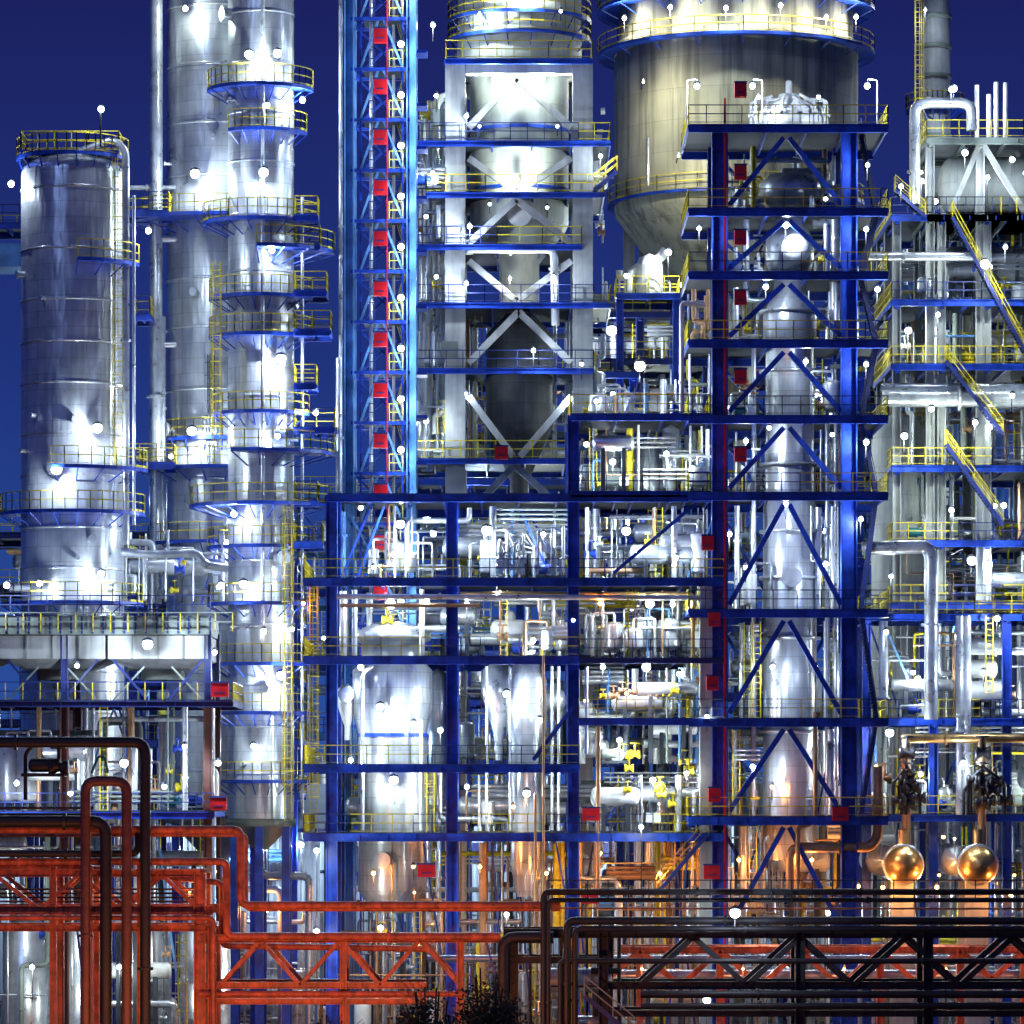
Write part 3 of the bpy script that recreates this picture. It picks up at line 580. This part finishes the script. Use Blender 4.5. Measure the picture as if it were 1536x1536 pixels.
for px in (1355,1467):
    b=Bd('heat_exchanger_drum',4); r=b.W(28)
    x,z=b.X(px),b.Z(1297)
    b.rev((x,4,z),[(0,-1.3),(r*0.45,-1.2),(r*0.8,-0.8),(r*0.97,-0.4),(r,0.0)],'copper',32,'y')
    b.rev((x,4,z),[(r,0),(r*1.12,0.0),(r*1.12,0.2),(r,0.2),(r,6),(0,6.8)],'silver',32,'y'); b.rev((x-1.2,5.5,z+0.25),[(0,-0.8),(r*0.7,-0.4),(r*0.85,0),(r*0.85,5),(0,5.6)],'silver',28,'y')
    b.tube((x,4.4,z+r*0.8),(x,4.4,z+r+1.0),0.28,'copper',14); b.box(x-0.7,x+0.7,4.6,5.0,0,z-r*0.7,'concrete'); b.box(x-0.7,x+0.7,8.6,9.0,0,z-r*0.7,'concrete')
    b.lamp(x+2.0,2.2,z-0.6,45,O,r=0.1,pole=1.5); b.lamp(x-1.6,2.4,z+1.6,25,Y,r=0.08,pole=1.0)
    b.finish()
bgs=[(30,(620,700,780,860,950),(560,640,720,800,880,960,1050,1140),40,1),(34,(880,960,1060),(470,540,640,740,830,930),34,1),(58,(1280,1350,1430,1500,1600),(350,430,520,610,700,800,900,1000,1100),34,1),(55,(430,520,620,700),(740,820,900,1000,1100,1190),30,1),
 (52,(860,960,1060,1180,1290),(560,650,740,840,940,1040,1130),36,1),(45,(-60,60,160,230),(800,880,980,1080),14,1),(20,(200,330,440),(840,930,1020,1110,1190),20,1)]
for d,posts,lv_,cl,la in bgs:
    b=pf('background_process_unit',d,list(posts),[d,d+8],lv_,clut=cl,lamps=la,lp=600,m=R.choice(['blue','navy','skyblue']),lc=(W,W,G,B)); 
    for k in range(len(lv_)): b.plamp(R.uniform(posts[0],posts[-1]),lv_[k]-45+R.uniform(-10,10),d-0.8,0,W,r=R.uniform(0.12,0.24),pole=0.8)
    b.finish()
b=Bd('pipe_bridge',20); b.box(b.X(-200),b.X(32),20,24,b.Z(400),b.Z(365),'skyblue'); b.deck(b.X(-200),b.X(60),19.5,24.5,b.Z(335)); b.hpost(b.X(-40),22,0,b.Z(366),0.6,'skyblue'); b.finish()
def shed(name,d,pa,pb,pt,win,nl,lp):
    b=Bd(name,d); x0,x1=b.X(pa),b.X(pb); z1=b.Z(pt); n=int((x1-x0)/0.2); vs=[];fs=[]
    for i in range(n+1):
        x=x0+(x1-x0)*i/n; y=d+(0.12 if i%2 else 0); vs+=[(x,y,0),(x,y,z1)]
    for i in range(n): fs.append((2*i,2*i+2,2*i+3,2*i+1))
    b.add(vs,fs,'corrug'); b.add([(x0-.3,d-0.5,z1),(x1+.3,d-0.5,z1),(x1+.3,d+12,z1+3),(x0-.3,d+12,z1+3)],[(0,1,2,3)],'corrug')
    b.box(x0-.3,x1+.3,d-0.6,d-0.45,z1-0.25,z1+0.02,'navy')
    for k in range(win): xx=x0+(x1-x0)*(k+0.5)/win; b.box(xx-1.0,xx+1.0,d-0.12,d-0.02,z1-3.2,z1-1.6,'navy')
    for k in range(nl): b.lamp(x0+(x1-x0)*(k+0.5)/nl,d-4,z1-1.0,lp,W,r=0.2,pole=4)
    b.finish()
shed('corrugated_warehouse',95,-200,1750,1235,20,8,1600)
shed('corrugated_warehouse',24,335,480,1243,0,3,800)
b=Bd('yard_pipework',14); b.clutter(b.X(480),b.X(1560),14,26,0,b.Z(1240),200); b.clutter(b.X(225),b.X(330),14,20,0,b.Z(1300),25); b.clutter(b.X(225),b.X(480),14,20,0,b.Z(1370),40)
for k in range(6): b.plamp(400+k*210,1330+R.uniform(-20,60),13,300,R.choice((W,G,O)),pole=5)
b.finish()
# ------------------------------------------------------------------ foreground racks
b=Bd('pipe_rack',-40)
m='sodium_tinted_steel'
def hb(px0,px1,py,w=12,mm=m,y=-40,dy=3.4):
    for yy in (y,y+dy): b.ibx(b.X(px0),b.X(px1),yy,b.Z(py)+b.W(w)/2,b.W(w),mm,0.3)
hb(-80,300,1310,11); hb(-80,320,1365,14); hb(-80,318,1392,10); hb(300,750,1408,12); hb(300,640,1478,10); hb(300,640,1502,9); 
for px,t,w in ((300,1310,0.6),(80,1300,0.35),(135,1300,0.3),(210,1290,0.3),(318,1392,0.4),(515,1408,0.35),(690,1408,0.35)):
    for y in (-40,-36.6): b.hpost(b.X(px),y,0,b.Z(t),w,m)
def truss(px0,px1,pt,pb,n,mm,y=-40,w=0.2):
    for i in range(n):
        a=px0+(px1-px0)*i/n; c=px0+(px1-px0)*(i+1)/n
        p,q=((pt,pb) if i%2 else (pb,pt)); b.br(a,p,c,q,y,w,mm); b.br(a,p,c,q,y+3.4,w,mm)
truss(60,300,1310,1365,4,m); truss(330,690,1410,1478,6,m); truss(-80,60,1310,1365,2,m)
b.pp([(-80,1244),(363,1244),(363,1357),(840,1357)],-41,0.2,m,14); b.pp([(-80,1292),(341,1292),(341,1404),(750,1404)],-40.6,0.19,m,14)
b.pp([(-80,1376),(322,1376),(322,1536),(322,1700)],-41,0.13,m); b.pp([(-80,1252),(368,1252),(368,1364),(840,1364)],-39.5,0.12,m); b.pp([(300,1490),(700,1490)],-40.5,0.15,m)
b.pp([(-80,1300),(120,1302),(330,1325),(330,1420),(640,1425)],-38.5,0.16,m)
for k in range(5): b.pp([(-80,1335+k*6),(300,1335+k*6)],-38-0.3*k,0.05,R.choice([m,'darkred']))
k_='black_and_unlit_steel'
b.pp([(-80,1114),(222,1114),(222,1720)],-41.5,0.27,k_,16); b.pp([(-80,1232),(164,1232),(164,1720)],-41.8,0.3,k_,16); b.pp([(135,1720),(135,1172),(196,1172),(196,1720)],-42.2,0.26,'darkred',16)
b.pp([(-80,1280),(210,1280),(210,1250)],-41,0.18,k_); 
for py in (1222,1212): b.pp([(-80,py),(140,py)],-40,0.07,k_)
b.box(b.X(35),b.X(100),-41,-40,b.Z(1165),b.Z(1160),k_)
b.drum((b.X(50),-40.6,b.Z(1148)),1.3,0.35,k_,'x',16); b.valve(b.X(90),-40.6,b.Z(1152),k_,1.6); b.pp([(40,1200),(40,1130),(50,1120)],-40.5,0.1,k_); b.pp([(140,1160),(150,1135),(160,1135),(165,1160)],-41,0.06,'teal')
for px in (130,280,620): b.plamp(px,1340,-38,60,RO,r=0.07,pole=1)
b.finish()
for px in (-20,180,380,580,740):
    b=Bd('sodium_street_lamp',-56); x=b.X(px); z=b.Z(1590)
    b.tube((x,-56,0),(x,-56,z+0.8),0.07,'grating',8); b.pipe([(x,-56,z+0.7),(x,-56,z+1.0),(x,-55,z+1.05),(x,-54.4,z+1.0)],0.05,'grating',8); b.box(x-0.2,x+0.2,-54.9,-54.2,z+0.9,z+1.03,'grating')
    b.rev((x,-54.5,z+0.9),[(0,-0.16),(0.15,-0.1),(0.18,0)],'glow_o',12); b.L.append(((x,-54.3,z+0.5),1050,RO)); b.finish()
b=Bd('pipe_rack',-40); m=k_  # unlit rack: its shade is put into the black base colour
hb(755,1640,1400,14,m); hb(900,1640,1478,12,m); hb(900,1640,1520,10,m); hb(755,900,1440,10,m)
for px in (770,905,1200,1392,1600):
    for y in (-40,-36.6): b.hpost(b.X(px),y,0,b.Z(1400),0.5,m)
truss(960,1600,1405,1478,8,m,w=0.28)
for (x0,py,r) in ((815,1337,0.16),(822,1349,0.12),(850,1380,0.2),(862,1392,0.15),(840,1440,0.14)):
    b.pp([(x0,1700),(x0,py),(1640,py)],-41.5+r,r,m,12)
b.pp([(840,1363),(1640,1364)],-39,0.05,'sodium_tinted_steel'); b.pp([(755,1700),(755,1405),(830,1405)],-41,0.3,m,14)
b.pp([(960,1490),(1640,1490)],-41,0.2,m); b.pp([(960,1508),(1640,1506)],-41,0.16,m); b.rail([(b.X(820),-41.6),(b.X(1640),-41.6)],b.Z(1352),m)
b.stairs(b.X(960),b.Z(1560),b.X(875),b.Z(1490),-43,1.0,'greygreen'); b.clutter(b.X(760),b.X(930),-39.5,-37,0,b.Z(1405),22,[m])
b.plamp(1098,1367,-43,350,W,r=0.26,pole=0.7); b.plamp(1070,1510,-33,250,W,r=0.2,pole=3)
b.finish()
b=Bd('pipe_rack',-22); m='sodium_tinted_steel'  # beams lit red, with part of that light in their colour
hb(930,1640,1425,10,m,-22); 
for px in (960,1080,1200,1320,1440,1536): b.br(px,1425,px-55,1475,-22,0.3,m); b.br(px,1425,px+55,1475,-22,0.3,m); b.hpost(b.X(px),-22,0,b.Z(1425),0.4,m)
b.pp([(930,1465),(1640,1465)],-21,0.35,'silver',14); b.pp([(640,1440),(1640,1440)],-20,0.2,'silver',14)
for px in range(960,1600,150): b.plamp(px,1450,-25,110,RO,r=0.07,pole=2)
for px in (1150,1400): b.plamp(px,1440,-19,260,G,r=0.18,pole=2)
b.finish()
# ------------------------------------------------------------------ bushes
def bush(px0,px1,pt,d,seed):
    b=Bd('bush',d); q=random.Random(seed)
    cx=(b.X(px0)+b.X(px1))/2; w=(b.X(px1)-b.X(px0))/2; zt=b.Z(pt)
    for i in range(16):
        a=q.uniform(-1,1); top=(cx+a*w*0.95,d+q.uniform(-1.5,1.5),zt*(1-0.35*a*a)+q.uniform(-0.5,0.6)); mid=(cx+a*w*0.5,d+q.uniform(-0.5,0.5),zt*0.5)
        b.pipe([(cx+a*0.4,d,0),mid,top],0.045,'bark',5)
        for j in range(5):
            t=q.uniform(0.3,1); s0=Vector(mid).lerp(Vector(top),t); e=s0+Vector((q.uniform(-1,1),q.uniform(-.6,.6),q.uniform(0.2,1.3))); b.beam(s0,e,0.02,'bark')
    vs=[];fs=[]
    for c in range(150):
        a=q.uniform(-1,1); h=math.sqrt(max(0,1-a*a*0.8)); c0=Vector((cx+a*w,d+q.uniform(-1.8,1.8),zt*0.97*h*q.uniform(0.25,1.0)))
        for j in range(70):
            p=c0+Vector((q.gauss(0,.35),q.gauss(0,.35),q.gauss(0,.3))); u=Vector((q.gauss(0,1),q.gauss(0,1),q.gauss(0,1))).normalized()*0.1; v=u.cross(Vector((q.gauss(0,1),q.gauss(0,1),q.gauss(0,1)))).normalized()*0.055
            o=len(vs); vs+=[tuple(p-u),tuple(p+v),tuple(p+u),tuple(p-v)]; fs.append((o,o+1,o+2,o+3))
    b.add(vs,fs,'leaf'); b.finish()
bush(590,700,1490,-62,3); bush(670,790,1468,-60,5); bush(430,560,1540,-62,11)
# ------------------------------------------------------------------ world, added blue fill light, camera
w=bpy.data.worlds.new('World'); scene.world=w; w.use_nodes=True; nt=w.node_tree; bg=nt.nodes['Background']
tc=nt.nodes.new('ShaderNodeTexCoord'); sx=nt.nodes.new('ShaderNodeSeparateXYZ'); nt.links.new(tc.outputs['Generated'],sx.inputs[0])
cr=nt.nodes.new('ShaderNodeValToRGB'); nt.links.new(sx.outputs['Z'],cr.inputs[0])
e=cr.color_ramp.elements; e[0].position=0.0; e[0].color=(0.025,0.085,0.36,1); e[1].position=0.6; e[1].color=(0.010,0.016,0.085,1)
x=e.new(0.1); x.color=(0.014,0.034,0.20,1); x=e.new(0.19); x.color=(0.011,0.015,0.115,1)
sk=nt.nodes.new('ShaderNodeTexSky'); sk.sky_type='NISHITA'; sk.sun_disc=False; sk.sun_elevation=math.radians(-6); sk.sun_rotation=math.radians(200)
mx=nt.nodes.new('ShaderNodeMix'); mx.data_type='RGBA'; mx.blend_type='ADD'; mx.inputs[0].default_value=0.05
nt.links.new(cr.outputs[0],mx.inputs[6]); nt.links.new(sk.outputs[0],mx.inputs[7]); nt.links.new(mx.outputs[2],bg.inputs[0]); bg.inputs[1].default_value=1.0
w.cycles.sampling_method='MANUAL'; w.cycles.sample_map_resolution=128
s=bpy.data.lights.new('blue_fill','SUN'); s.energy=0.3; s.color=(0.35,0.5,1.0); s.angle=math.radians(8); so=bpy.data.objects.new('blue_fill',s); so.rotation_euler=(math.radians(55),0,math.radians(-25)); scene.collection.objects.link(so)  # added lamp without a real source, lifts the blue fill from front left
cam=bpy.data.cameras.new('camera'); co=bpy.data.objects.new('camera',cam); scene.collection.objects.link(co)
co.location=(0,-250,CZ); co.rotation_euler=(math.radians(90),0,0); cam.lens=36*250/61.44; cam.sensor_width=36; cam.shift_y=(HY-768)/1536; cam.clip_end=8000; cam.clip_start=1
scene.camera=co
scene.view_settings.view_transform='Standard'
print('faces',sum(len(m.polygons) for m in bpy.data.meshes),'lights',len(bpy.data.lights))
